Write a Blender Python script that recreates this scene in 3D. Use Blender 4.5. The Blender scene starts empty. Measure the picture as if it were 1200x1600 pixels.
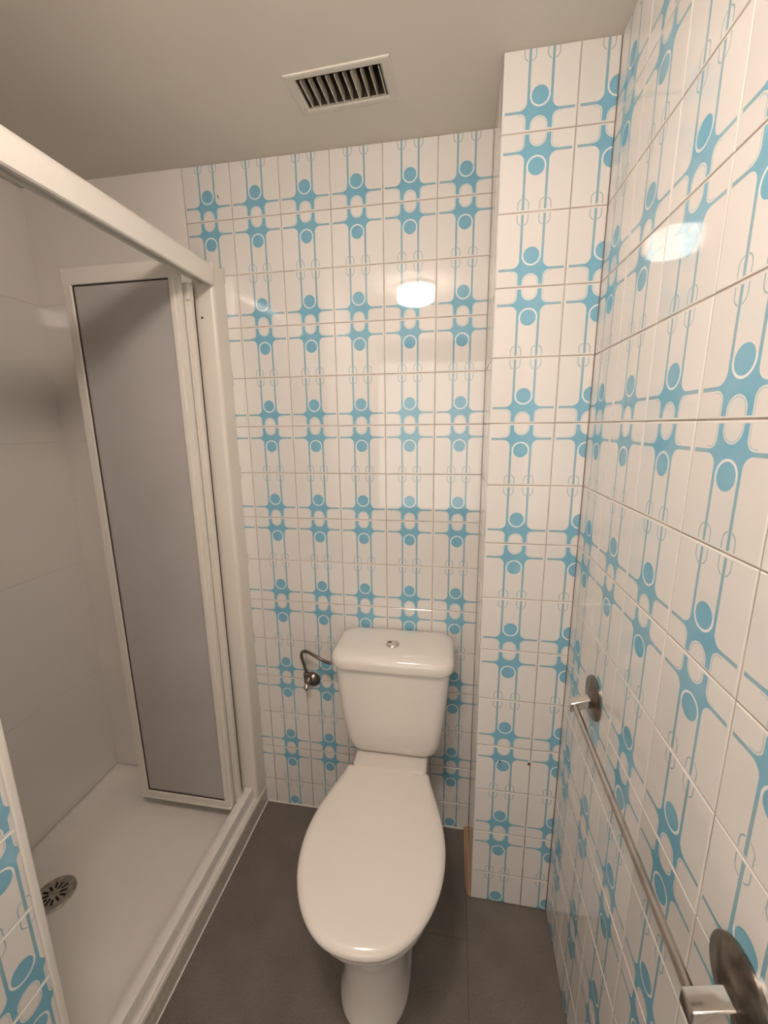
import bpy, bmesh, math, random
from mathutils import Vector, Matrix
random.seed(7)
C = bpy.context.scene.collection
S = bpy.context.scene
PI = math.pi

# ------------------------------------------------------------------ camera, world, exposure
cam_d = bpy.data.cameras.new('camera'); cam = bpy.data.objects.new('camera', cam_d); C.objects.link(cam)
_yaw, _pit, _rol = -0.169, 0.206, -0.0116
def _basis(yaw, p, r):
    cy, sy, cp, sp, cr, sr = math.cos(yaw), math.sin(yaw), math.cos(p), math.sin(p), math.cos(r), math.sin(r)
    F = Vector((sy*cp, cy*cp, -sp)); R = Vector((cy, -sy, 0)); U = R.cross(F)
    return cr*R + sr*U, -sr*R + cr*U, F
_R, _U, _F = _basis(_yaw, _pit, _rol)
m = Matrix.Identity(4)
for i in range(3):
    m[i][0] = _R[i]; m[i][1] = _U[i]; m[i][2] = -_F[i]
m[0][3], m[1][3], m[2][3] = -0.0914, -1.2887, 1.4773
cam.matrix_world = m
cam_d.sensor_fit = 'VERTICAL'; cam_d.sensor_height = 36; cam_d.lens = 36*642.07/1600
cam_d.clip_start = 0.01
S.camera = cam
S.view_settings.view_transform = 'Standard'; S.view_settings.look = 'None'
S.view_settings.gamma = 1; S.view_settings.use_curve_mapping = False
S.view_settings.exposure = 0.80
w = bpy.data.worlds.new('world'); S.world = w; w.use_nodes = True
w.node_tree.nodes['Background'].inputs[0].default_value = (1, .9, .8, 1)
w.node_tree.nodes['Background'].inputs[1].default_value = 0.02
LAMP = 46.0           # strength of the ceiling lamp's diffuser
LAMP_COL = (1.0, .855, .755, 1)

# added warm fill, no known source, from beyond the doorway behind the camera
_l = bpy.data.lights.new('fill_light', 'AREA'); _l.shape = 'RECTANGLE'; _l.size = 1.3; _l.size_y = 1.5; _l.energy = 8; _l.color = (1, .90, .81)
_o = bpy.data.objects.new('fill_light', _l); C.objects.link(_o); _o.location = (-.3, -3.1, 1.35); _o.rotation_euler = (math.radians(90), 0, 0)

# ------------------------------------------------------------------ dimensions
T = .152; H = 2.237; ZR = 1.48          # tile pitch, ceiling height, height of an oval joint
XL, XR, YN = -1.48, .2216, -1.75        # left wall, right wall, near wall
CX, CY = -.0065, -.2266                 # boxing corner
NX, NY = -.751, -.853                   # nib wall face / edge

# ------------------------------------------------------------------ helpers
def link(name, me, parent=None, mat=None, label=None, cat=None, group=None, kind=None):
    o = bpy.data.objects.new(name, me); C.objects.link(o)
    if mat is not None and me is not None and len(me.materials) == 0: me.materials.append(mat)
    if parent is not None: o.parent = parent
    if label: o['label'] = label
    if cat: o['category'] = cat
    if group: o['group'] = group
    if kind: o['kind'] = kind
    return o
def thing(name, loc, label, cat, rotz=0, group=None):
    o = link(name, None, None, None, label, cat, group); o.location = loc; o.rotation_euler = (0, 0, rotz); return o
def mesh_of(bm, name, smooth=False, angle=None):
    bmesh.ops.recalc_face_normals(bm, faces=bm.faces)
    me = bpy.data.meshes.new(name); bm.to_mesh(me); bm.free()
    if smooth:
        me.polygons.foreach_set('use_smooth', [True]*len(me.polygons))
        if angle is not None: me.set_sharp_from_angle(angle=math.radians(angle))
    return me
def box_bm(x0, x1, y0, y1, z0, z1, bev=0, seg=2, bm=None):
    own = bm is None
    b = bmesh.new()
    bmesh.ops.create_cube(b, size=1)
    for v in b.verts:
        v.co = Vector(((x0+x1)/2 + v.co.x*(x1-x0), (y0+y1)/2 + v.co.y*(y1-y0), (z0+z1)/2 + v.co.z*(z1-z0)))
    if bev > 0: bmesh.ops.bevel(b, geom=b.edges[:], offset=bev, segments=seg, profile=.6, affect='EDGES')
    if own: return b
    me = bpy.data.meshes.new('t'); b.to_mesh(me); b.free(); bm.from_mesh(me); bpy.data.meshes.remove(me); return bm
def box(name, x0, x1, y0, y1, z0, z1, mat, parent=None, bev=0, seg=2, **k):
    b = box_bm(x0, x1, y0, y1, z0, z1, bev, seg)
    return link(name, mesh_of(b, name, bev > 0, 40), parent, mat, **k)
def loft_bm(loops, cap0=True, cap1=True, closed=True, bm=None):
    b = bm or bmesh.new(); prev = None; first = None
    for lp in loops:
        vs = [b.verts.new(p) for p in lp]
        if prev:
            n = len(vs)
            for i in range(n if closed else n-1):
                b.faces.new((prev[i], prev[(i+1) % n], vs[(i+1) % n], vs[i]))
        else: first = vs
        prev = vs
    if cap0: b.faces.new(first[::-1])
    if cap1: b.faces.new(prev)
    return b
def rrect(cx, cy, hx, hy, r, z, n=6):
    """rounded rectangle loop; r may be (back radius, front radius)"""
    rb, rf = (r, r) if not isinstance(r, tuple) else r
    out = []
    for (sx, sy, rr, a0) in ((1, 1, rb, 0), (-1, 1, rb, 90), (-1, -1, rf, 180), (1, -1, rf, 270)):
        for i in range(n+1):
            a = math.radians(a0 + 90*i/n)
            out.append(Vector((cx + sx*(hx-rr) + rr*math.cos(a), cy + sy*(hy-rr) + rr*math.sin(a), z)))
    return out
def catmull(pts, n=8):
    P = [Vector(p) for p in pts]; P = [P[0]*2-P[1]] + P + [P[-1]*2-P[-2]]; out = []
    for i in range(1, len(P)-2):
        for k in range(n):
            t = k/n; a, b, c, d = P[i-1], P[i], P[i+1], P[i+2]
            out.append(.5*((2*b) + (c-a)*t + (2*a-5*b+4*c-d)*t*t + (3*b-a-3*c+d)*t*t*t))
    out.append(P[-2]); return out
def tube_bm(pts, r, n=14, bm=None):
    pts = [Vector(p) for p in pts]; loops = []; up = None
    for i, p in enumerate(pts):
        t = (pts[min(i+1, len(pts)-1)] - pts[max(i-1, 0)]).normalized()
        if up is None: up = t.orthogonal().normalized()
        up = (up - t*up.dot(t)).normalized(); s = t.cross(up)
        rr = r[i] if isinstance(r, (list, tuple)) else r
        loops.append([p + rr*(math.cos(2*PI*k/n)*up + math.sin(2*PI*k/n)*s) for k in range(n)])
    return loft_bm(loops, bm=bm)
def lathe_bm(c, axis, prof, n=32, bm=None):
    """prof: list of (distance along axis, radius)"""
    a = Vector(axis).normalized(); u = a.orthogonal().normalized(); s = a.cross(u)
    return loft_bm([[Vector(c) + a*d + max(r, 1e-5)*(math.cos(2*PI*k/n)*u + math.sin(2*PI*k/n)*s) for k in range(n)] for d, r in prof], bm=bm)
def extrude_y(prof, y0, y1):
    return loft_bm([[Vector((x, y0, z)) for x, z in prof], [Vector((x, y1, z)) for x, z in prof]])

# ------------------------------------------------------------------ materials
def principled(name, col, rough=.5, metal=0, spec=.5, **kw):
    mt = bpy.data.materials.new(name); mt.use_nodes = True
    b = mt.node_tree.nodes['Principled BSDF']
    b.inputs['Base Color'].default_value = (*col, 1); b.inputs['Roughness'].default_value = rough
    b.inputs['Metallic'].default_value = metal; b.inputs['Specular IOR Level'].default_value = spec
    for k, v in kw.items(): b.inputs[k].default_value = v
    return mt
def add_noise(mt, scale, amt, detail=4, bump=0, bscale=None, coord='Object', rough_amt=0, dist=.002):
    nt = mt.node_tree; N = nt.nodes; L = nt.links; b = N['Principled BSDF']
    tc = N.new('ShaderNodeTexCoord'); nz = N.new('ShaderNodeTexNoise'); nz.inputs['Scale'].default_value = scale
    nz.inputs['Detail'].default_value = detail; L.new(tc.outputs[coord], nz.inputs['Vector'])
    src = b.inputs['Base Color']; col = tuple(src.default_value)
    if amt:
        mx = N.new('ShaderNodeMix'); mx.data_type = 'RGBA'
        mx.inputs[6].default_value = tuple(c*(1-amt) for c in col[:3]) + (1,)
        mx.inputs[7].default_value = tuple(min(1, c*(1+amt)) for c in col[:3]) + (1,)
        rmp = N.new('ShaderNodeMapRange'); rmp.inputs[1].default_value = .3; rmp.inputs[2].default_value = .7
        L.new(nz.outputs['Fac'], rmp.inputs[0]); L.new(rmp.outputs[0], mx.inputs[0])
        if src.is_linked:
            pass
        else: L.new(mx.outputs[2], src)
    if bump:
        n2 = N.new('ShaderNodeTexNoise'); n2.inputs['Scale'].default_value = bscale or scale; n2.inputs['Detail'].default_value = 3
        L.new(tc.outputs[coord], n2.inputs['Vector'])
        bp = N.new('ShaderNodeBump'); bp.inputs['Strength'].default_value = bump; bp.inputs['Distance'].default_value = dist
        L.new(n2.outputs['Fac'], bp.inputs['Height']); L.new(bp.outputs['Normal'], b.inputs['Normal'])
    return mt

TILE_WHITE = (.80, .775, .745)
def print_material():
    mt = principled('printed_tile_glaze', TILE_WHITE, .035, 0, .72)
    nt = mt.node_tree; N = nt.nodes; L = nt.links; b = N['Principled BSDF']
    def M(op, a, c=None, d=None):
        n = N.new('ShaderNodeMath'); n.operation = op
        for i, x in enumerate((a, c, d)):
            if x is None: continue
            if isinstance(x, (int, float)): n.inputs[i].default_value = x
            else: L.new(x, n.inputs[i])
        return n.outputs[0]
    lt = lambda a, c: M('LESS_THAN', a, c)
    gt = lambda a, c: M('GREATER_THAN', a, c)
    mul = lambda *x: x[0] if len(x) == 1 else mul(M('MULTIPLY', x[0], x[1]), *x[2:])
    mx = lambda a, c: M('MAXIMUM', a, c)
    def length(a, c): return M('SQRT', M('ADD', M('MULTIPLY', a, a), M('MULTIPLY', c, c)))
    inv = lambda a: M('SUBTRACT', 1.0, a)
    uv = N.new('ShaderNodeUVMap'); uv.uv_map = 'UVMap'
    sp = N.new('ShaderNodeSeparateXYZ'); L.new(uv.outputs[0], sp.inputs[0])
    # a touch of wobble, as screen print has
    u, v = sp.outputs[0], sp.outputs[1]
    a = M('ABSOLUTE', M('SUBTRACT', u, .5))
    fulla = lt(a, .465); pv = mul(gt(v, .027), lt(v, .972))
    # lower half
    dlo = M('SUBTRACT', .085, length(mx(M('SUBTRACT', .262, a), 0.0), mx(M('SUBTRACT', v, .1405), 0.0)))
    oval = length(a, mx(M('SUBTRACT', v, .066), 0.0))
    low = mul(lt(v, .2435), lt(dlo, 0.0), gt(oval, .118), fulla)
    # upper half
    dup = M('SUBTRACT', .0995, length(mx(M('SUBTRACT', .2705, a), 0.0), mx(M('SUBTRACT', .36, v), 0.0)))
    dc = M('SUBTRACT', v, .427)
    cap = length(a, M('MINIMUM', dc, 0.0)); disc = lt(length(a, dc), .115)
    up = mx(mul(gt(v, .2434), lt(dup, 0.0), gt(cap, .1365), fulla), disc)
    body = mul(mx(low, up), pv)
    # fine lines
    bst = M('ABSOLUTE', M('SUBTRACT', a, .153))
    dl = length(bst, mx(M('SUBTRACT', .903, v), 0.0))
    loop = mul(lt(M('ABSOLUTE', M('SUBTRACT', dl, .076)), .0065), gt(bst, .024), pv)
    halo = mul(lt(M('ABSOLUTE', M('SUBTRACT', dlo, .017)), .0042), lt(v, .2435), lt(a, .30), pv)
    halo2 = mul(lt(M('ABSOLUTE', M('SUBTRACT', oval, .100)), .0042), lt(v, .2435), pv)
    ring = mul(lt(M('ABSOLUTE', M('SUBTRACT', cap, .1255)), .011), lt(v, .45))
    ss = N.new('ShaderNodeMapRange'); ss.interpolation_type = 'SMOOTHSTEP'; ss.inputs[1].default_value = .36; ss.inputs[2].default_value = .62; L.new(v, ss.inputs[0])
    s2 = N.new('ShaderNodeMapRange'); s2.interpolation_type = 'SMOOTHSTEP'; s2.inputs[1].default_value = .22; s2.inputs[2].default_value = .34; L.new(a, s2.inputs[0])
    thin = mul(mx(ss.outputs[0], s2.outputs[0]), inv(disc))
    def mixc(fac, c0, c1):
        n = N.new('ShaderNodeMix'); n.data_type = 'RGBA'
        if isinstance(fac, (int, float)): n.inputs[0].default_value = fac
        else: L.new(fac, n.inputs[0])
        for i, c in ((6, c0), (7, c1)):
            if isinstance(c, tuple): n.inputs[i].default_value = (*c, 1)
            else: L.new(c, n.inputs[i])
        return n.outputs[2]
    tc = N.new('ShaderNodeTexCoord')
    oi = N.new('ShaderNodeObjectInfo')
    va = N.new('ShaderNodeVectorMath'); va.operation = 'ADD'; L.new(tc.outputs['Object'], va.inputs[0]); L.new(oi.outputs['Random'], va.inputs[1])
    nz = N.new('ShaderNodeTexNoise'); nz.inputs['Scale'].default_value = 38; nz.inputs['Detail'].default_value = 3
    L.new(tc.outputs['Object'], nz.inputs['Vector'])
    mr = N.new('ShaderNodeMapRange'); mr.inputs[1].default_value = .35; mr.inputs[2].default_value = .7; L.new(nz.outputs['Fac'], mr.inputs[0])
    blue = mixc(mr.outputs[0], (.190, .445, .590), (.222, .480, .622))
    grey = (.32, .45, .49)
    base = mixc(oi.outputs['Random'], (.80, .775, .74), (.765, .735, .70))
    c1 = mixc(M('MULTIPLY', mx(halo, halo2), .75), base, (.36, .54, .58))
    c2 = mixc(M('MULTIPLY', loop, .9), c1, grey)
    c3 = mixc(body, c2, mixc(M('MULTIPLY', thin, .7), blue, grey))
    c4 = mixc(M('MULTIPLY', ring, .8), c3, (.86, .88, .87))
    L.new(c4, b.inputs['Base Color'])
    # gentle waviness of the glaze
    n2 = N.new('ShaderNodeTexNoise'); n2.inputs['Scale'].default_value = 9; n2.inputs['Detail'].default_value = 1
    L.new(va.outputs[0], n2.inputs['Vector'])
    bp = N.new('ShaderNodeBump'); bp.inputs['Strength'].default_value = .06; bp.inputs['Distance'].default_value = .002
    L.new(n2.outputs['Fac'], bp.inputs['Height']); L.new(bp.outputs['Normal'], b.inputs['Normal'])
    return mt
M_TILE = print_material()
M_WTILE = add_noise(principled('plain_white_glaze', (.79, .76, .72), .06), 3, .02, bump=.08, bscale=7)
M_SHOWER = add_noise(principled('shower_panel_glaze', (.83, .79, .745), .05), 2, .02, bump=.10, bscale=4)
M_GROUT = add_noise(principled('grout', (.46, .385, .325), .8), 14, .3)
def dirty(mt):
    nt = mt.node_tree; N = nt.nodes; L = nt.links; src = N['Principled BSDF'].inputs['Base Color'].links[0].from_socket
    tc = N.new('ShaderNodeTexCoord'); sp = N.new('ShaderNodeSeparateXYZ'); L.new(tc.outputs['Object'], sp.inputs[0])
    nz = N.new('ShaderNodeTexNoise'); nz.inputs['Scale'].default_value = 22; nz.inputs['Detail'].default_value = 5; L.new(tc.outputs['Object'], nz.inputs['Vector'])
    ad = N.new('ShaderNodeMath'); ad.operation = 'MULTIPLY_ADD'; L.new(nz.outputs['Fac'], ad.inputs[0]); ad.inputs[1].default_value = 2.2; L.new(sp.outputs[2], ad.inputs[2])
    mr = N.new('ShaderNodeMapRange'); mr.inputs[1].default_value = 1.1; mr.inputs[2].default_value = 1.9; L.new(ad.outputs[0], mr.inputs[0])
    mx = N.new('ShaderNodeMix'); mx.data_type = 'RGBA'; L.new(mr.outputs[0], mx.inputs[0]); mx.inputs[6].default_value = (.13, .095, .07, 1); L.new(src, mx.inputs[7])
    L.new(mx.outputs[2], N['Principled BSDF'].inputs['Base Color'])
dirty(M_GROUT)
M_WGROUT = add_noise(principled('white_grout', (.72, .67, .61), .7), 14, .1)
M_CEIL = add_noise(principled('ceiling_paint', (.80, .745, .665), .75), 2.5, .035, bump=.12, bscale=160, dist=.001)
M_PAINT = add_noise(principled('wall_paint', (.72, .68, .62), .7), 3, .03)
M_TRAY = add_noise(principled('tray_acrylic', (.84, .80, .75), .2), 4, .04, bump=.1, bscale=30, dist=.001)
M_APRON = add_noise(principled('tray_apron', (.62, .58, .52), .14), 120, .15)
M_PVC = add_noise(principled('white_profile', (.82, .78, .72), .25), 3, .02)
M_PVC2 = add_noise(principled('cream_profile', (.79, .745, .67), .3), 3, .02)
M_PORC = principled('porcelain', (.80, .755, .70), .07, **{'Coat Weight': .3, 'Coat Roughness': .04})
M_SEAT = principled('seat_plastic', (.78, .725, .665), .13)
M_CHROME = add_noise(principled('chrome', (.72, .68, .64), .12, 1), 40, .06)
M_DULL = add_noise(principled('tarnished_chrome', (.25, .215, .185), .3, 1), 60, .35, bump=.2, bscale=90, dist=.0006)
M_BAR = add_noise(principled('brushed_bar', (.50, .45, .41), .26, 1), 30, .15)
M_STEEL = add_noise(principled('drain_steel', (.40, .36, .31), .45, .6), 60, .3)
M_DARK = principled('black_gap', (.010, .008, .007), .8)
M_SEAL = principled('dark_seal', (.045, .02, .015), .6)
M_VENT = add_noise(principled('vent_plastic', (.74, .69, .61), .45), 20, .05)
M_SLAT = add_noise(principled('dusty_slat', (.76, .69, .58), .5), 60, .2)
M_WOOD = principled('raw_wood', (.52, .36, .23), .7)
M_RUST = principled('rust_brown', (.12, .055, .03), .8)

def floor_material():
    mt = principled('grey_vinyl', (.105, .086, .070), .42, 0, .35); nt = mt.node_tree; N = nt.nodes; L = nt.links; b = N['Principled BSDF']
    tc = N.new('ShaderNodeTexCoord')
    n1 = N.new('ShaderNodeTexNoise'); n1.inputs['Scale'].default_value = 260; n1.inputs['Detail'].default_value = 5
    n2 = N.new('ShaderNodeTexNoise'); n2.inputs['Scale'].default_value = 9; n2.inputs['Detail'].default_value = 4
    for n in (n1, n2): L.new(tc.outputs['Object'], n.inputs['Vector'])
    ad = N.new('ShaderNodeMath'); ad.operation = 'MULTIPLY_ADD'; L.new(n1.outputs['Fac'], ad.inputs[0]); ad.inputs[1].default_value = .6
    mu = N.new('ShaderNodeMath'); mu.operation = 'MULTIPLY'; L.new(n2.outputs['Fac'], mu.inputs[0]); mu.inputs[1].default_value = .4
    L.new(mu.outputs[0], ad.inputs[2])
    r = N.new('ShaderNodeValToRGB'); r.color_ramp.elements[0].position = .35; r.color_ramp.elements[0].color = (.130, .110, .096, 1)
    r.color_ramp.elements[1].position = .65; r.color_ramp.elements[1].color = (.215, .186, .162, 1)
    L.new(ad.outputs[0], r.inputs[0]); L.new(r.outputs[0], b.inputs['Base Color'])
    bp = N.new('ShaderNodeBump'); bp.inputs['Strength'].default_value = .25; bp.inputs['Distance'].default_value = .0008
    L.new(n1.outputs['Fac'], bp.inputs['Height']); L.new(bp.outputs['Normal'], b.inputs['Normal'])
    return mt
M_FLOOR = floor_material()
def glass_material():
    mt = principled('frosted_glass', (.70, .68, .655), .22, 0, .5, IOR=1.2)
    b = mt.node_tree.nodes['Principled BSDF']; b.inputs['Transmission Weight'].default_value = .42
    nt = mt.node_tree; N = nt.nodes; L = nt.links
    tc = N.new('ShaderNodeTexCoord'); nz = N.new('ShaderNodeTexNoise'); nz.inputs['Scale'].default_value = 4; nz.inputs['Detail'].default_value = 5
    L.new(tc.outputs['Object'], nz.inputs['Vector'])
    r = N.new('ShaderNodeValToRGB'); r.color_ramp.elements[0].position = .3; r.color_ramp.elements[0].color = (.70, .67, .64, 1)
    r.color_ramp.elements[1].position = .7; r.color_ramp.elements[1].color = (.78, .75, .725, 1)
    L.new(nz.outputs['Fac'], r.inputs[0]); L.new(r.outputs[0], b.inputs['Base Color'])
    return mt
M_GLASS = glass_material()
M_GLOW = bpy.data.materials.new('lamp_diffuser'); M_GLOW.use_nodes = True
_b = M_GLOW.node_tree.nodes['Principled BSDF']; _b.inputs['Base Color'].default_value = (.8, .8, .8, 1); _b.inputs['Roughness'].default_value = .3
_b.inputs['Emission Color'].default_value = LAMP_COL; _b.inputs['Emission Strength'].default_value = LAMP

# ------------------------------------------------------------------ tiles
_cache = {}
G = .0011          # half of the joint
def tile_mesh(u0, u1, v0, v1, W=T, Hh=T, g=G, mat=None):
    """tile with its full-tile centre at the origin, front face towards -Y; (u, v) say which cut of it is there"""
    key = (round(u0, 4), round(u1, 4), round(v0, 4), round(v1, 4), W, Hh, mat.name)
    if key in _cache: return _cache[key]
    bm = bmesh.new(); uvl = bm.loops.layers.uv.new('UVMap')
    x0, x1, z0, z1 = (u0-.5)*W + g, (u1-.5)*W - g, (v0-.5)*Hh + g, (v1-.5)*Hh - g
    b = .0011
    def ring(i, y): return [bm.verts.new(p) for p in ((x0+i, y, z0+i), (x1-i, y, z0+i), (x1-i, y, z1-i), (x0+i, y, z1-i))]
    r0, r1, r2 = ring(0, .003), ring(0, .0008), ring(b, 0)
    for A, B in ((r0, r1), (r1, r2)):
        for i in range(4): bm.faces.new((A[i], A[(i+1) % 4], B[(i+1) % 4], B[i]))
    bm.faces.new(r2)
    for f in bm.faces:
        for l in f.loops: l[uvl].uv = (l.vert.co.x/W + .5, l.vert.co.z/Hh + .5)
    me = bpy.data.meshes.new('wall_tile'); bm.normal_update(); bm.to_mesh(me); bm.free(); me.materials.append(mat)
    _cache[key] = me; return me
def lay(parent, s0, s1, sj, place, rot, zlist, mat=M_TILE):
    """lays tiles between s0 and s1 along the wall; sj: one vertical joint; place(s, z) -> world point; zlist: (lower z of full tile, clip lo, clip hi, up?)"""
    k = math.floor((s0 - sj)/T + 1e-6)
    while sj + k*T < s1 - .004:
        a = sj + k*T; u0 = max(0, (s0-a)/T); u1 = min(1, (s1-a)/T)
        if u1-u0 > .03:
            for (zb, c0, c1, up) in zlist:
                v0 = max(0, (c0-zb)/T); v1 = min(1, (c1-zb)/T)
                if up: me = tile_mesh(u0, u1, v0, v1, mat=mat)
                else: me = tile_mesh(1-u1, 1-u0, 1-v1, 1-v0, mat=mat)
                o = link('wall_tile', me, parent)
                x, y = place(a + T/2)
                tl = .0016
                o.rotation_mode = 'XYZ'
                Rz = Matrix.Rotation(rot, 4, 'Z')
                Rl = Matrix.Rotation(random.uniform(-tl, tl), 4, 'X') @ Matrix.Rotation(random.uniform(-tl, tl), 4, 'Z')
                if not up: Rl = Rl @ Matrix.Rotation(PI, 4, 'Y')
                n = Vector((x, y, zb + T/2)) + (Rz @ Vector((0, random.uniform(-.0002, .0002), 0)))
                o.matrix_world = Matrix.Translation(n) @ Rz @ Rl
        k += 1
ROWS = []
for r in range(-10, 5):
    zb = ZR + r*T
    ROWS.append((zb, max(0, .0015), H, r % 2 == 0)) if zb < 0 else ROWS.append((zb, 0, H, r % 2 == 0))
def slab(name, x0, x1, y0, y1, z0, z1, mat):
    return box(name, x0, x1, y0, y1, z0, z1, mat, kind='structure')
R = .0014   # depth of joints

floor = slab('floor', XL-.1, XR+.1, YN-.1, .1, -.1, -.002, M_DARK)
for (x0, x1, y0, y1) in ((-.83, -.27, YN, 0), (-.27, -.0215, -.3405, 0), (-.27, -.0215, YN, -.3415), (-.0205, XR, YN, -.0)):
    box('vinyl_sheet', x0, x1, y0, y1, -.0019, 0, M_FLOOR, floor)
def walls_bm(boxes):
    b = bmesh.new()
    for t in boxes: box_bm(*t, 0, 1, b)
    return b
VX, VY = -.362, -.199
_cx0, _cx1, _cy0, _cy1 = VX-.104, VX+.104, VY-.049, VY+.049
ceiling = link('ceiling', mesh_of(walls_bm([(XL-.1, _cx0, YN-.1, .1, H, H+.1), (_cx1, XR+.1, YN-.1, .1, H, H+.1), (_cx0, _cx1, YN-.1, _cy0, H, H+.1), (_cx0, _cx1, _cy1, .1, H, H+.1)]), 'ceiling'), None, M_CEIL, kind='structure')
wall_back = slab('wall_back', XL-.1, XR+.1, R, .1, 0, H, M_GROUT)
wall_right = slab('wall_right', XR+R, XR+.1, YN, R, 0, H, M_GROUT)
wall_left = slab('wall_left', XL-.1, XL-R, NY, R, 0, H, M_WGROUT)
wall_front = link('wall_front', mesh_of(walls_bm([(NX-.05, -.66, YN-.1, YN, 0, H), (.12, XR+.1, YN-.1, YN, 0, H), (-.66, .12, YN-.1, YN, 2.06, H)]), 'wf'), None, M_PAINT, kind='structure')
slab('wall_hall', -1.6, 1.2, -3.3, -3.2, 0, 2.4, M_PAINT); slab('wall_hall_left', -1.7, -1.6, -3.3, YN-.1, 0, 2.4, M_PAINT)
slab('wall_hall_right', 1.2, 1.3, -3.3, YN-.1, 0, 2.4, M_PAINT); slab('ceiling_hall', -1.7, 1.3, -3.3, YN-.1, 2.4, 2.5, M_CEIL)
slab('floor_hall', -1.7, 1.3, -3.3, YN-.1, -.1, 0, M_FLOOR)
link('wall_hall_front', mesh_of(walls_bm([(-1.7, -.66, YN-.102, YN-.1, 0, 2.4), (.12, 1.3, YN-.102, YN-.1, 0, 2.4), (-.66, .12, YN-.102, YN-.1, 2.06, 2.4)]), 'wh'), None, M_PAINT, kind='structure')
boxing = slab('wall_boxing', CX+R, XR, CY+R, 0, 0, H, M_GROUT)
nib = slab('wall_nib', XL-.1, NX-R, YN, NY, 0, H, M_WTILE)

lay(wall_back, -.912, CX, 0, lambda s: (s, 0), 0, ROWS)
lay(boxing, CX, XR, CX, lambda s: (s, CY), 0, ROWS)
lay(boxing, 0, -CY, 0, lambda s: (CX, -s), -PI/2, ROWS, M_WTILE)
lay(wall_right, -CY, 1.60, -CY+.1454, lambda s: (XR, -s), -PI/2, ROWS)
lay(nib, -1.60, -.867, -.825, lambda s: (NX, s), PI/2, ROWS)
# edge bead of the nib wall
box('edge_trim', NX-.006, NX+.001, -.8665, NY, 0, H, M_PVC, nib, .0035, 3, label='white trim strip along the tiled edge')
# plain white panels in the shower
ZS = [.079, .531, .984, 1.435, 1.886, H]
for i in range(5):
    h = ZS[i+1]-ZS[i]; zc = (ZS[i]+ZS[i+1])/2
    o = link('wall_panel', tile_mesh(0, 1, 0, 1, .569, h, .0006, M_SHOWER), wall_back); o.location = (-1.1985, 0, zc)
    for (ya, yb) in ((.0012, -.600), (-.600, NY)):
        o = link('wall_panel', tile_mesh(0, 1, 0, 1, ya-yb, h, .0006, M_SHOWER), wall_left)
        o.rotation_euler = (0, 0, PI/2); o.location = (XL, (ya+yb)/2, zc)
box('backing_strip', XL, -.913, .0008, .0013, 0, H, M_WGROUT, wall_back)
# door in the front wall, behind the camera
door = box('door_1', .125, .165, YN-.93, YN-.12, .005, 2.03, M_PVC2, None, .003, kind='structure')
for z in (.25, 1.12): box('door_panel', .118, .127, YN-.83, YN-.22, z, z+.72, M_PVC2, door, .003)
link('door_handle', mesh_of(tube_bm([(.13, YN-.87, 1.02), (.07, YN-.87, 1.02), (.07, YN-.76, 1.02)], .008), 'h', True, 50), door, M_CHROME)

# small marks on the walls
def plug(name, parent, c, axis, r, mat, dep=.0012):
    return link(name, mesh_of(lathe_bm(c, axis, [(-.001, r), (dep*.6, r), (dep, r*.6), (dep*.5, r*.25)], 12), name, True, 40), parent, mat)
plug('screw_hole', boxing, (.061, CY, .518), (0, -1, 0), .0028, M_DARK)
plug('rawl_plug', boxing, (.1415, CY, .521), (0, -1, 0), .0045, M_RUST)
link('scratch_mark', mesh_of(tube_bm([(-.803, -.0003, 2.155), (-.7995, -.0003, 2.146)], .0014, 6), 's', True), wall_back, M_RUST)
# wooden lath at the foot of the boxing
def lath():
    b = loft_bm([[Vector((CX-.0005, y, 0)), Vector((CX-.0005, y, .016)), Vector((CX-.010, y, .016)), Vector((CX-.018+(.006 if y < -.2 else 0), y, .010)), Vector((CX-.018+(.006 if y < -.2 else 0), y, 0))] for y in (-.0005, -.06, -.12, -.18, -.222)])
    o = link('trim_1', mesh_of(b, 'trim'), None, M_WOOD, kind='structure')
    nt = M_WOOD.node_tree; N = nt.nodes; L = nt.links
    tc = N.new('ShaderNodeTexCoord'); mp = N.new('ShaderNodeMapping'); mp.inputs['Scale'].default_value = (160, 6, 160)
    nz = N.new('ShaderNodeTexNoise'); nz.inputs['Scale'].default_value = 1; nz.inputs['Detail'].default_value = 5
    L.new(tc.outputs['Object'], mp.inputs[0]); L.new(mp.outputs[0], nz.inputs['Vector'])
    r = N.new('ShaderNodeValToRGB'); r.color_ramp.elements[0].position = .38; r.color_ramp.elements[0].color = (.30, .17, .09, 1)
    r.color_ramp.elements[1].position = .55; r.color_ramp.elements[1].color = (.50, .34, .21, 1)
    L.new(nz.outputs['Fac'], r.inputs[0]); L.new(r.outputs[0], N['Principled BSDF'].inputs['Base Color'])
lath()
# sealant bead where the boxing and walls meet the floor
box('trim_2', -.797, CX-.018, -.003, .001, 0, .006, M_PVC, None, .002, 2, kind='structure')

# ------------------------------------------------------------------ ceiling lamp (behind / above the camera, seen in the tiles)
lamp = thing('ceiling_lamp', (-.322, -1.18, H), 'round white drum lamp glowing on the ceiling, seen mirrored in the tiles', 'lamp')
link('lamp_base', mesh_of(lathe_bm((0, 0, 0), (0, 0, -1), [(0, .112), (.012, .112), (.018, .106), (.018, .05)], 48), 'lb', True, 40), lamp, M_PVC)
link('diffuser', mesh_of(lathe_bm((0, 0, 0), (0, 0, -1), [(.0175, .098), (.03, .100), (.070, .100), (.082, .094), (.088, .078), (.090, .03)], 48), 'df', True, 60), lamp, M_GLOW)

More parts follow.
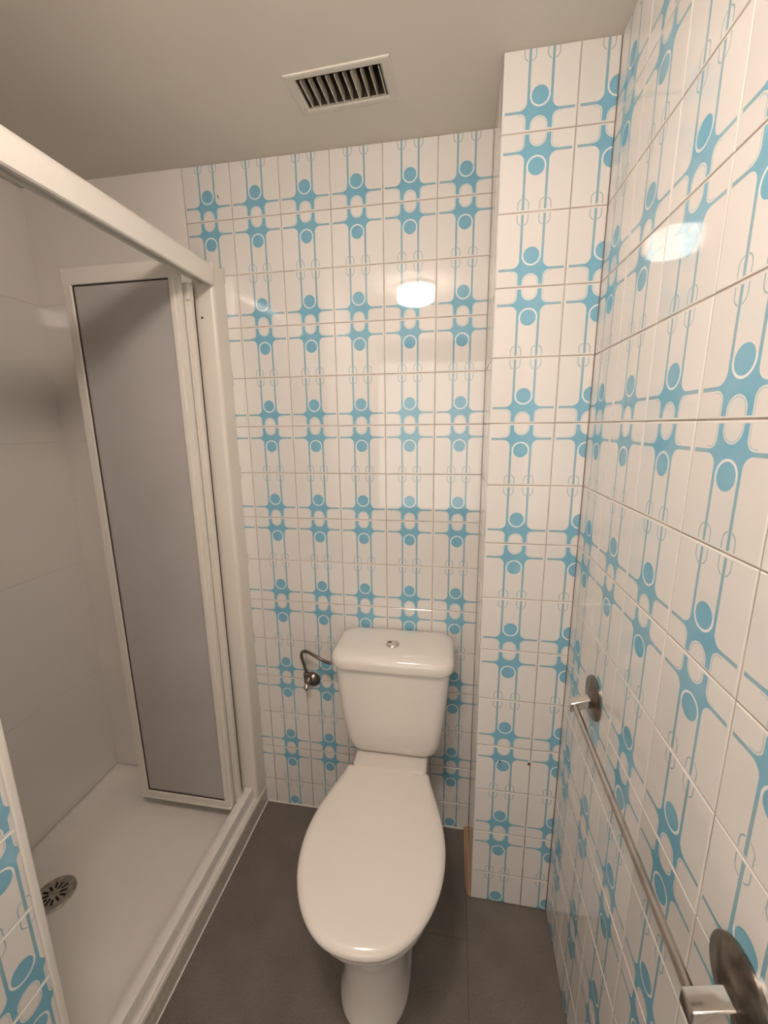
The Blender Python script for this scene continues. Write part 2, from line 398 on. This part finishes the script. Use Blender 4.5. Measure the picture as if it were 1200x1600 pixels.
# ------------------------------------------------------------------ ceiling vent
vent = thing('ceiling_vent', (-.362, -.199, H), 'rectangular off-white air vent with slanted dusty slats in the ceiling', 'vent', -.045)
def frame_bm(hx, hy, ix, iy, z0, z1, edge=.006):
    b = bmesh.new()
    prof = [(0, 0), (0, 1)]
    rings = [(hx, hy, z1), (hx-edge*.3, hy-edge*.3, z0+.001), (hx-edge, hy-edge, z0), (ix+.006, iy+.006, z0), (ix, iy, z0+.005), (ix, iy, z1)]
    prev = None
    for (a, c, z) in rings:
        vs = [b.verts.new(p) for p in ((-a, -c, z), (a, -c, z), (a, c, z), (-a, c, z))]
        if prev:
            for i in range(4): b.faces.new((prev[i], prev[(i+1) % 4], vs[(i+1) % 4], vs[i]))
        prev = vs
    return b
link('vent_frame', mesh_of(frame_bm(.121, .062, .096, .0415, -.0032, 0, .004), 'vf'), vent, M_VENT)
# sheet-metal duct going up behind the grille
def duct_bm():
    b = bmesh.new(); prev = None
    for z in (-.0005, .12):
        vs = [b.verts.new(p) for p in ((-.0965, -.042, z), (.0965, -.042, z), (.0965, .042, z), (-.0965, .042, z))]
        if prev:
            for i in range(4): b.faces.new((prev[i], prev[(i+1) % 4], vs[(i+1) % 4], vs[i]))
        prev = vs
    b.faces.new(prev); return b
link('duct', mesh_of(duct_bm(), 'duct'), vent, principled('duct_metal', (.10, .075, .055), .7))
NS = 10
for i in range(NS):
    b = box_bm(-.0009, .0009, -.0412, .0412, -.0115, .0115, .0004, 1)
    o = link('slat', mesh_of(b, 'slat'), vent, M_SLAT); o.location = (-.087 + i*(.180/(NS-1)), 0, .0075); o.rotation_euler = (0, math.radians(-1 if i != 6 else 13), 0)

# ------------------------------------------------------------------ shower tray
tray = thing('shower_tray', (0, 0, 0), 'white shower tray with a raised step in front of the frosted folding door', 'shower tray')
def tray_bm():
    x0, x1, y0, y1 = XL+.0005, -.838, NY+.0005, -.0005; cx, cy = (x0+x1)/2, (y0+y1)/2; hx, hy = (x1-x0)/2, (y1-y0)/2
    L_ = []
    for (ins, z, r) in ((0, .078, .002), (.010, .0785, .012), (.020, .077, .022), (.030, .070, .03), (.040, .058, .038), (.052, .0525, .045), (.075, .050, .05)):
        L_.append(rrect(cx, cy, hx-ins, hy-ins, r, z, 6))
    b = loft_bm(L_, cap0=False, cap1=False)
    # floor falls very slightly to the drain ring
    last = [v for v in b.verts][-len(L_[-1]):]
    dc = Vector((-1.298, -.459, .0465)); n = len(last)
    ring = []
    for v in last:
        a = math.atan2(v.co.y-dc.y, v.co.x-dc.x); ring.append(b.verts.new(dc + Vector((.060*math.cos(a), .060*math.sin(a), 0))))
    for i in range(n): b.faces.new((last[i], last[(i+1) % n], ring[(i+1) % n], ring[i]))
    # outer skirt down to the floor
    first = [v for v in b.verts][:n]
    low = [b.verts.new((v.co.x, v.co.y, 0.0)) for v in first]
    for i in range(n): b.faces.new((first[i], first[(i+1) % n], low[(i+1) % n], low[i]))
    b.faces.new(ring)
    return b
link('basin', mesh_of(tray_bm(), 'basin', True, 40), tray, M_TRAY)
prof = [(-.8375, 0), (-.8375, .079), (-.825, .079), (-.808, .0795), (-.8025, .077), (-.8005, .072), (-.8005, .068), (-.803, .066), (-.806, .064), (-.806, 0)]
link('step_top', mesh_of(extrude_y([(-.8375, .045), (-.8375, .079), (-.825, .079), (-.808, .0795), (-.8025, .077), (-.8005, .072), (-.8005, .066), (-.806, .064), (-.806, .045)], NY+.0005, -.0005), 'st', True, 40), tray, M_PVC2)
link('apron', mesh_of(extrude_y([(-.8375, 0), (-.8375, .045), (-.806, .045), (-.806, .064), (-.8025, .064), (-.8025, .001)], NY+.0005, -.0005), 'ap', True, 30), tray, M_APRON, label='greyish outer side of the step')
link('sealant_bead', mesh_of(extrude_y([(-.8025, .0002), (-.8025, .003), (-.801, .0025), (-.7997, .0012), (-.7994, .0002)], NY+.001, -.001), 'sb', True, 60), tray, M_SHOWER)
# drain
drain = thing('shower_drain', (-1.298, -.459, .0468), 'round tarnished metal drain grate set in the white tray', 'drain')
def drain_bm():
    b = lathe_bm((0, 0, 0), (0, 0, 1), [(0, .0575), (.002, .0575), (.0045, .054), (.005, .048), (.0042, .044), (.0042, .01)], 48)
    return b
link('grate', mesh_of(drain_bm(), 'g', True, 30), drain, M_STEEL)
for k in range(12):
    a = 2*PI*k/12 + .1; r0, r1 = (.014, .034) if k % 2 else (.019, .038)
    b = box_bm(r0, r1, -.0031, .0031, .0040, .0047, .0002, 1)
    o = link('slot', mesh_of(b, 'slot'), drain, M_DARK); o.rotation_euler = (0, 0, a)
link('grate_screw', mesh_of(lathe_bm((0, 0, .0042), (0, 0, 1), [(0, .005), (.0012, .0045), (.0016, .002)], 16), 'gs', True, 40), drain, M_STEEL)

# ------------------------------------------------------------------ shower enclosure
enc = thing('shower_enclosure', (-.83, -.42, .08), 'white framed shower enclosure with a folded frosted glass door by the tiled wall', 'shower enclosure')
OFF = Vector((.83, .42, -.08))
def ep(name, bm, mat, parent=enc, smooth=True, ang=40, **k):
    o = link(name, mesh_of(bm, name, smooth, ang), parent, mat, **k)
    if parent is enc: o.location = OFF
    return o
# top rail: hollow channel, rounded outer face
rp = [(-.803, 1.887), (-.7995, 1.890), (-.7985, 1.905), (-.799, 1.922), (-.8015, 1.936), (-.806, 1.947), (-.812, 1.9525), (-.846, 1.953), (-.846, 1.895), (-.8435, 1.893), (-.841, 1.893), (-.841, 1.915), (-.8315, 1.915), (-.8315, 1.897), (-.8285, 1.895), (-.8125, 1.893), (-.8085, 1.888)]
ep('top_rail', extrude_y(rp, NY+.001, -.0705), M_PVC)
# bottom track on the tray step
bp_ = [(-.857, .080), (-.857, .117), (-.8545, .124), (-.849, .1265), (-.829, .1265), (-.8235, .124), (-.8215, .118), (-.820, .100), (-.818, .090), (-.813, .0845), (-.807, .083), (-.806, .0797)]
ep('bottom_track', extrude_y(bp_, NY+.001, -.0705), M_PVC)
def jamb(y0, y1, sgn):
    r = .012; out = []
    x0, x1 = -.865, -.803
    def loop(z):
        L_ = [Vector((x0, y1, z)), Vector((x0, y0, z))]
        for i in range(7):
            a = -PI/2 + PI/2*i/6
            L_.append(Vector((x1-r + r*math.cos(a), y0+r + r*math.sin(a), z)))
        L_.append(Vector((x1, y1, z))); return L_
    return loft_bm([loop(.0805), loop(1.945), [p*1 for p in loop(1.951)]])
j1 = ep('jamb', jamb(-.070, -.001, 1), M_PVC2, label='white wall jamb beside the blue patterned tiles')
plug('screw', j1, (-.846, -.070, 1.802), (0, -1, 0), .0035, M_DARK)
ep('jamb', box_bm(-.865, -.803, NY+.001, NY+.03, .0805, 1.886, .003, 2), M_PVC)
ep('seal', box_bm(-.8695, -.8655, -.072, -.058, .125, 1.885, 0), M_SEAL, smooth=False)
# door leaves
def leaf(x0, x1, yc, z0, z1, th, label):
    L_ = link('door_leaf', mesh_of(box_bm(0, x1-x0-.056, -.0025, .0025, .026, z1-z0-.040), 'pane_core'), enc, M_GLASS, label=label)
    L_.location = OFF + Vector((x0+.028, yc, z0))
    W = x1-x0; Hh = z1-z0; h = th/2
    def sub(n, bm, mat=M_PVC2):
        o = link(n, mesh_of(bm, n), L_, mat); return o
    def stile(xa, xb):
        b = bmesh.new(); box_bm(xa, xb, -h, h, .004, Hh-.002, .003, 3, b); return b
    sub('stile', stile(-.028, .0))
    b = stile(W-.056, W-.040); box_bm(W-.0405, W-.028, -h+.006, h, .0, Hh-.002, .002, 2, b); sub('stile', b)
    b = bmesh.new(); box_bm(-.0285, W-.0275, -h-.001, h+.001, Hh-.046, Hh, .003, 3, b); sub('top_bar', b, M_PVC)
    b = bmesh.new(); box_bm(0, W-.056, -h, h, .006, .030, .003, 2, b); box_bm(-.026, W-.030, -h-.003, h, 0, .0065, .002, 2, b); sub('bottom_bar', b)
    b = bmesh.new()
    for (a0, a1, c0, c1) in ((0, .0022, .030, Hh-.046), (W-.0582, W-.056, .030, Hh-.046), (0, W-.056, .030, .0322), (0, W-.056, Hh-.0482, Hh-.046)):
        box_bm(a0, a1, -.006, -.0026, c0, c1, 0, 1, b)
    sub('glazing_gasket', b, M_SEAL)
    return L_
leaf(-1.232, -.862, -.140, .108, 1.936, .022, 'front frosted leaf of the folded door')
leaf(-1.205, -.8505, -.108, .112, 1.885, .022, 'rear frosted leaf folded behind the front one')

# ------------------------------------------------------------------ toilet
TX = -.269
toilet = thing('toilet', (TX, -.35, 0), 'white close-coupled toilet with closed lid standing in front of the tiled wall', 'toilet')
def tp(name, bm, mat, parent=toilet, ang=50, **k):
    o = link(name, mesh_of(bm, name, True, ang), parent, mat, **k)
    if parent is toilet: o.location = (-TX, .35, 0)
    return o
# lid outline: (y, half width)
LID = [(-.693, 0), (-.6905, .030), (-.684, .058), (-.671, .085), (-.652, .109), (-.625, .1325), (-.59, .153), (-.55, .1685), (-.505, .1775), (-.46, .180), (-.42, .1765), (-.38, .169), (-.34, .158), (-.30, .1455), (-.26, .132), (-.240, .128), (-.231, .1225)]
def outline(pts, dx=0.0, dy_f=0, sc=1.0, z=0, tailw=None, back=None, n=4):
    yc = -.46
    half = [Vector((w*sc, yc + (y-yc)*1.0, z)) for y, w in pts]
    # inset towards centre by dx
    out = []
    right = []
    for i, p in enumerate(half):
        a = half[max(i-1, 0)]; c = half[min(i+1, len(half)-1)]
        t = (c-a); nrm = Vector((t.y, -t.x, 0)).normalized()
        if i == 0: nrm = Vector((0, -1, 0))
        q = p - nrm*dx
        if i == len(half)-1: q = Vector((p.x-dx, p.y-min(dx, .01), z))
        right.append(Vector((max(q.x, 0), q.y, z)))
    loop = [Vector((TX+p.x, p.y, p.z)) for p in right]
    loop += [Vector((TX-p.x, p.y, p.z)) for p in right[:0:-1]]
    # insert points across the back edge
    R_, L_ = right[-1], right[-1]
    mid = [Vector((TX + R_.x*(1-2*k/6), R_.y, z)) for k in range(1, 6)]
    loop = loop[:len(right)] + mid + loop[len(right):]
    return loop
# dense outline
def dense(pts, n=3):
    P = [Vector((y, w, 0)) for y, w in pts]; C_ = catmull(P, n); return [(p.x, max(p.y, 0)) for p in C_]
LD = dense(LID)
def slab_loft(z_in, cap=True):
    return loft_bm([outline(LD, ins, z=z) for z, ins in z_in])
lid_prof = [(.4325, .004), (.434, .001), (.438, 0), (.444, .0), (.449, .003), (.453, .008), (.4558, .016), (.457, .026), (.4575, .045), (.4588, .08)]
def blend(ls):   # flatten the back end so the lid runs out evenly
    return ls
tp('seat_lid', slab_loft(lid_prof), M_SEAT, ang=60)
def seat_bm():
    zi = [(.416, .012), (.418, .009), (.424, .008), (.430, .009), (.4315, .012)]
    return slab_loft(zi)
tp('seat', seat_bm(), M_SEAT)
# pan body
def pan_loop(z, hw, yf, yb, hb, egg=1.0, n=40, p=2.2):
    """closed loop: front superellipse-ish, back straight to half width hb at yb"""
    ym = yf + (hw*1.28 if hw*1.28 < (yb-yf)*.6 else (yb-yf)*.6); pts = []
    m_ = n//2
    for i in range(m_+1):                 # front arc from +x side to -x side through the tip
        a = -PI*i/m_
        ca, sa = math.cos(a), math.sin(a)
        x = hw*math.copysign(abs(ca)**(2/p), ca); y = ym + (ym-yf)*math.copysign(abs(sa)**(2/p), sa)
        pts.append(Vector((TX+x, y, z)))
    k = 8
    for i in range(1, k+1):
        t = i/k; q = min(1, t*1.5); s = q*q*(3-2*q); pts.append(Vector((TX-(hw+(hb-hw)*s), ym+(yb-ym)*t, z)))
    for i in range(1, 5): pts.append(Vector((TX-hb+2*hb*i/5, yb, z)))
    for i in range(k, 0, -1):
        t = i/k; q = min(1, t*1.5); s = q*q*(3-2*q); pts.append(Vector((TX+(hw+(hb-hw)*s), ym+(yb-ym)*t, z)))
    return pts
pan = [(0, .092, -.578, -.075, .088), (.004, .094, -.580, -.073, .090), (.012, .093, -.579, -.074, .089), (.03, .088, -.572, -.078, .084),
       (.08, .083, -.562, -.08, .078), (.15, .083, -.560, -.08, .076), (.21, .090, -.568, -.075, .078), (.26, .106, -.592, -.06, .084), (.30, .126, -.620, -.045, .092),
       (.34, .146, -.645, -.03, .102), (.375, .162, -.664, -.02, .110), (.395, .164, -.668, -.017, .104), (.408, .165, -.669, -.016, .104), (.4145, .162, -.666, -.018, .102), (.4155, .154, -.657, -.024, .098)]
tp('pan', loft_bm([pan_loop(z, hw, yf, yb, hb) for z, hw, yf, yb, hb in pan]), M_PORC, ang=60)
# raised shelf between lid and cistern
shelf = [(.408, 0), (.420, 0), (.428, .0015), (.432, .005), (.4335, .010)]
tp('shelf', loft_bm([rrect(TX, -.117, .117-i, .101-i, .012, z, 4) for z, i in shelf]), M_PORC)
# cistern
cist = [(.4338, .112, .068), (.436, .122, .073), (.444, .133, .078), (.460, .144, .082), (.49, .152, .085), (.55, .160, .0875), (.62, .1675, .090), (.69, .173, .0925), (.762, .178, .095)]
c_o = tp('cistern', loft_bm([rrect(TX+.004, -.008-hd, hw, hd, (.012, .034), z, 6) for z, hw, hd in cist]), M_PORC, ang=60)
def clid():
    P = [(.757, .174, .0925), (.756, .183, .099), (.7575, .1875, .1025), (.762, .1895, .1040), (.772, .1905, .1045), (.782, .1895, .1040), (.790, .1865, .1015), (.796, .1815, .0975), (.8005, .173, .090), (.803, .155, .075), (.805, .11, .05), (.8058, .04, .02)]
    return loft_bm([rrect(TX+.004, -.106 + (.0 if True else 0), hw, hd, (min(.045, hd*.85), min(.052, hd*.9)), z, 7) for z, hw, hd in P])
tp('cistern_lid', clid(), M_PORC, ang=60)
btn = tp('flush_button', lathe_bm((TX+.001, -.122, .8050), (0, 0, 1), [(-.001, .0215), (.002, .0215), (.0035, .020), (.0035, .0175), (.0025, .0170), (.0045, .0155), (.0052, .010), (.0054, .003)], 36), M_CHROME, ang=30, label='chrome round flush button')
o = link('button_slot', mesh_of(box_bm(TX-.013, TX-.003, -.121, -.115, .8088, .8112, .0005, 1), 'bs'), btn, M_DARK)

# ------------------------------------------------------------------ stop valve and supply pipe
valve = thing('stop_valve', (-.585, 0, .573), 'tarnished stop valve with bent pipe on the tiles left of the cistern', 'valve')
VO = Vector((.585, 0, -.573))
def vp(name, bm, mat=M_DULL, **k):
    o = link(name, mesh_of(bm, name, True, 45), valve, mat, **k); o.location = VO; return o
vp('wall_rosette', lathe_bm((-.583, .0005, .572), (0, -1, 0), [(0, .029), (.003, .029), (.009, .0265), (.016, .020), (.021, .0135), (.023, .011)], 32))
b = lathe_bm((-.584, -.014, .574), (-.25, -1, .9), [(0, .0095), (.022, .0095), (.023, .0115), (.034, .0115), (.037, .008)], 20)
lathe_bm((-.592, -.037, .582), (0, 0, 1), [(0, .0085), (.003, .0105), (.010, .0105), (.012, .009), (.022, .009), (.024, .0115), (.036, .0115), (.038, .008)], 12, b)
vp('valve_body', b)
b = lathe_bm((-.592, -.037, .583), (-.05, -.25, -1), [(0, .0075), (.004, .0085), (.007, .0065), (.012, .0105), (.019, .0125), (.026, .010), (.031, .005), (.032, .003)], 8)
vp('valve_handle', b, M_CHROME, label='pale faceted handle')
pth = catmull([(-.592, -.037, .616), (-.596, -.039, .640), (-.601, -.043, .668), (-.603, -.048, .692), (-.594, -.054, .712), (-.574, -.060, .716), (-.545, -.068, .708), (-.515, -.074, .697), (-.490, -.078, .694), (-.450, -.080, .694)], 8)
vp('supply_pipe', tube_bm(pth, .0056, 14))
vp('pipe_nut', lathe_bm((-.488, -.0785, .694), (1, 0, 0), [(0, .006), (.001, .0078), (.012, .0078), (.014, .0092), (.038, .0092)], 6), M_CHROME)

# ------------------------------------------------------------------ towel bar
bar = thing('towel_bar', (XR, -.65, .89), 'metal towel bar mounted low across the blue patterned right wall', 'towel bar')
BO = Vector((-XR, .65, -.89))
def bpt(name, bm, mat, ang=40, **k):
    o = link(name, mesh_of(bm, name, True, ang), bar, mat, **k); o.location = BO; return o
FAR, NEAR = Vector((XR, -.432, .893)), Vector((XR, -.909, .886)); BX = .180; ZT = {0: .888, 1: .872}; DY = {0: -.004, 1: -.004}
for i, c in enumerate((FAR, NEAR)):
    pl = bpt('wall_plate', lathe_bm((XR+.0004, c.y, c.z), (-1, 0, 0), [(0, .047), (.004, .047), (.0055, .0455), (.0075, .036), (.0085, .0345), (.012, .020), (.013, .012)], 40), M_DULL)
    for s in (-1, 1):
        o = link('screw', mesh_of(lathe_bm((XR-.006, c.y+s*.029, c.z-s*.004), (-1, 0, 0), [(0, .0045), (.0022, .0042), (.0027, .002)], 12), 'sc', True, 40), pl, M_DARK)
    bm_ = box_bm(.170, XR-.008, c.y+DY[i]-.0115, c.y+DY[i]+.0115, -.011, .010, .0022, 3)
    for v in bm_.verts: v.co.z += ZT[i] - .36*(XR-.010 - v.co.x)
    bpt('bracket', bm_, M_CHROME, label='polished square bracket')
bpt('rod', tube_bm([(BX, -.441, .8780), (BX, -.67, .869), (BX, -.905, .8597)], .0060, 20), M_BAR)
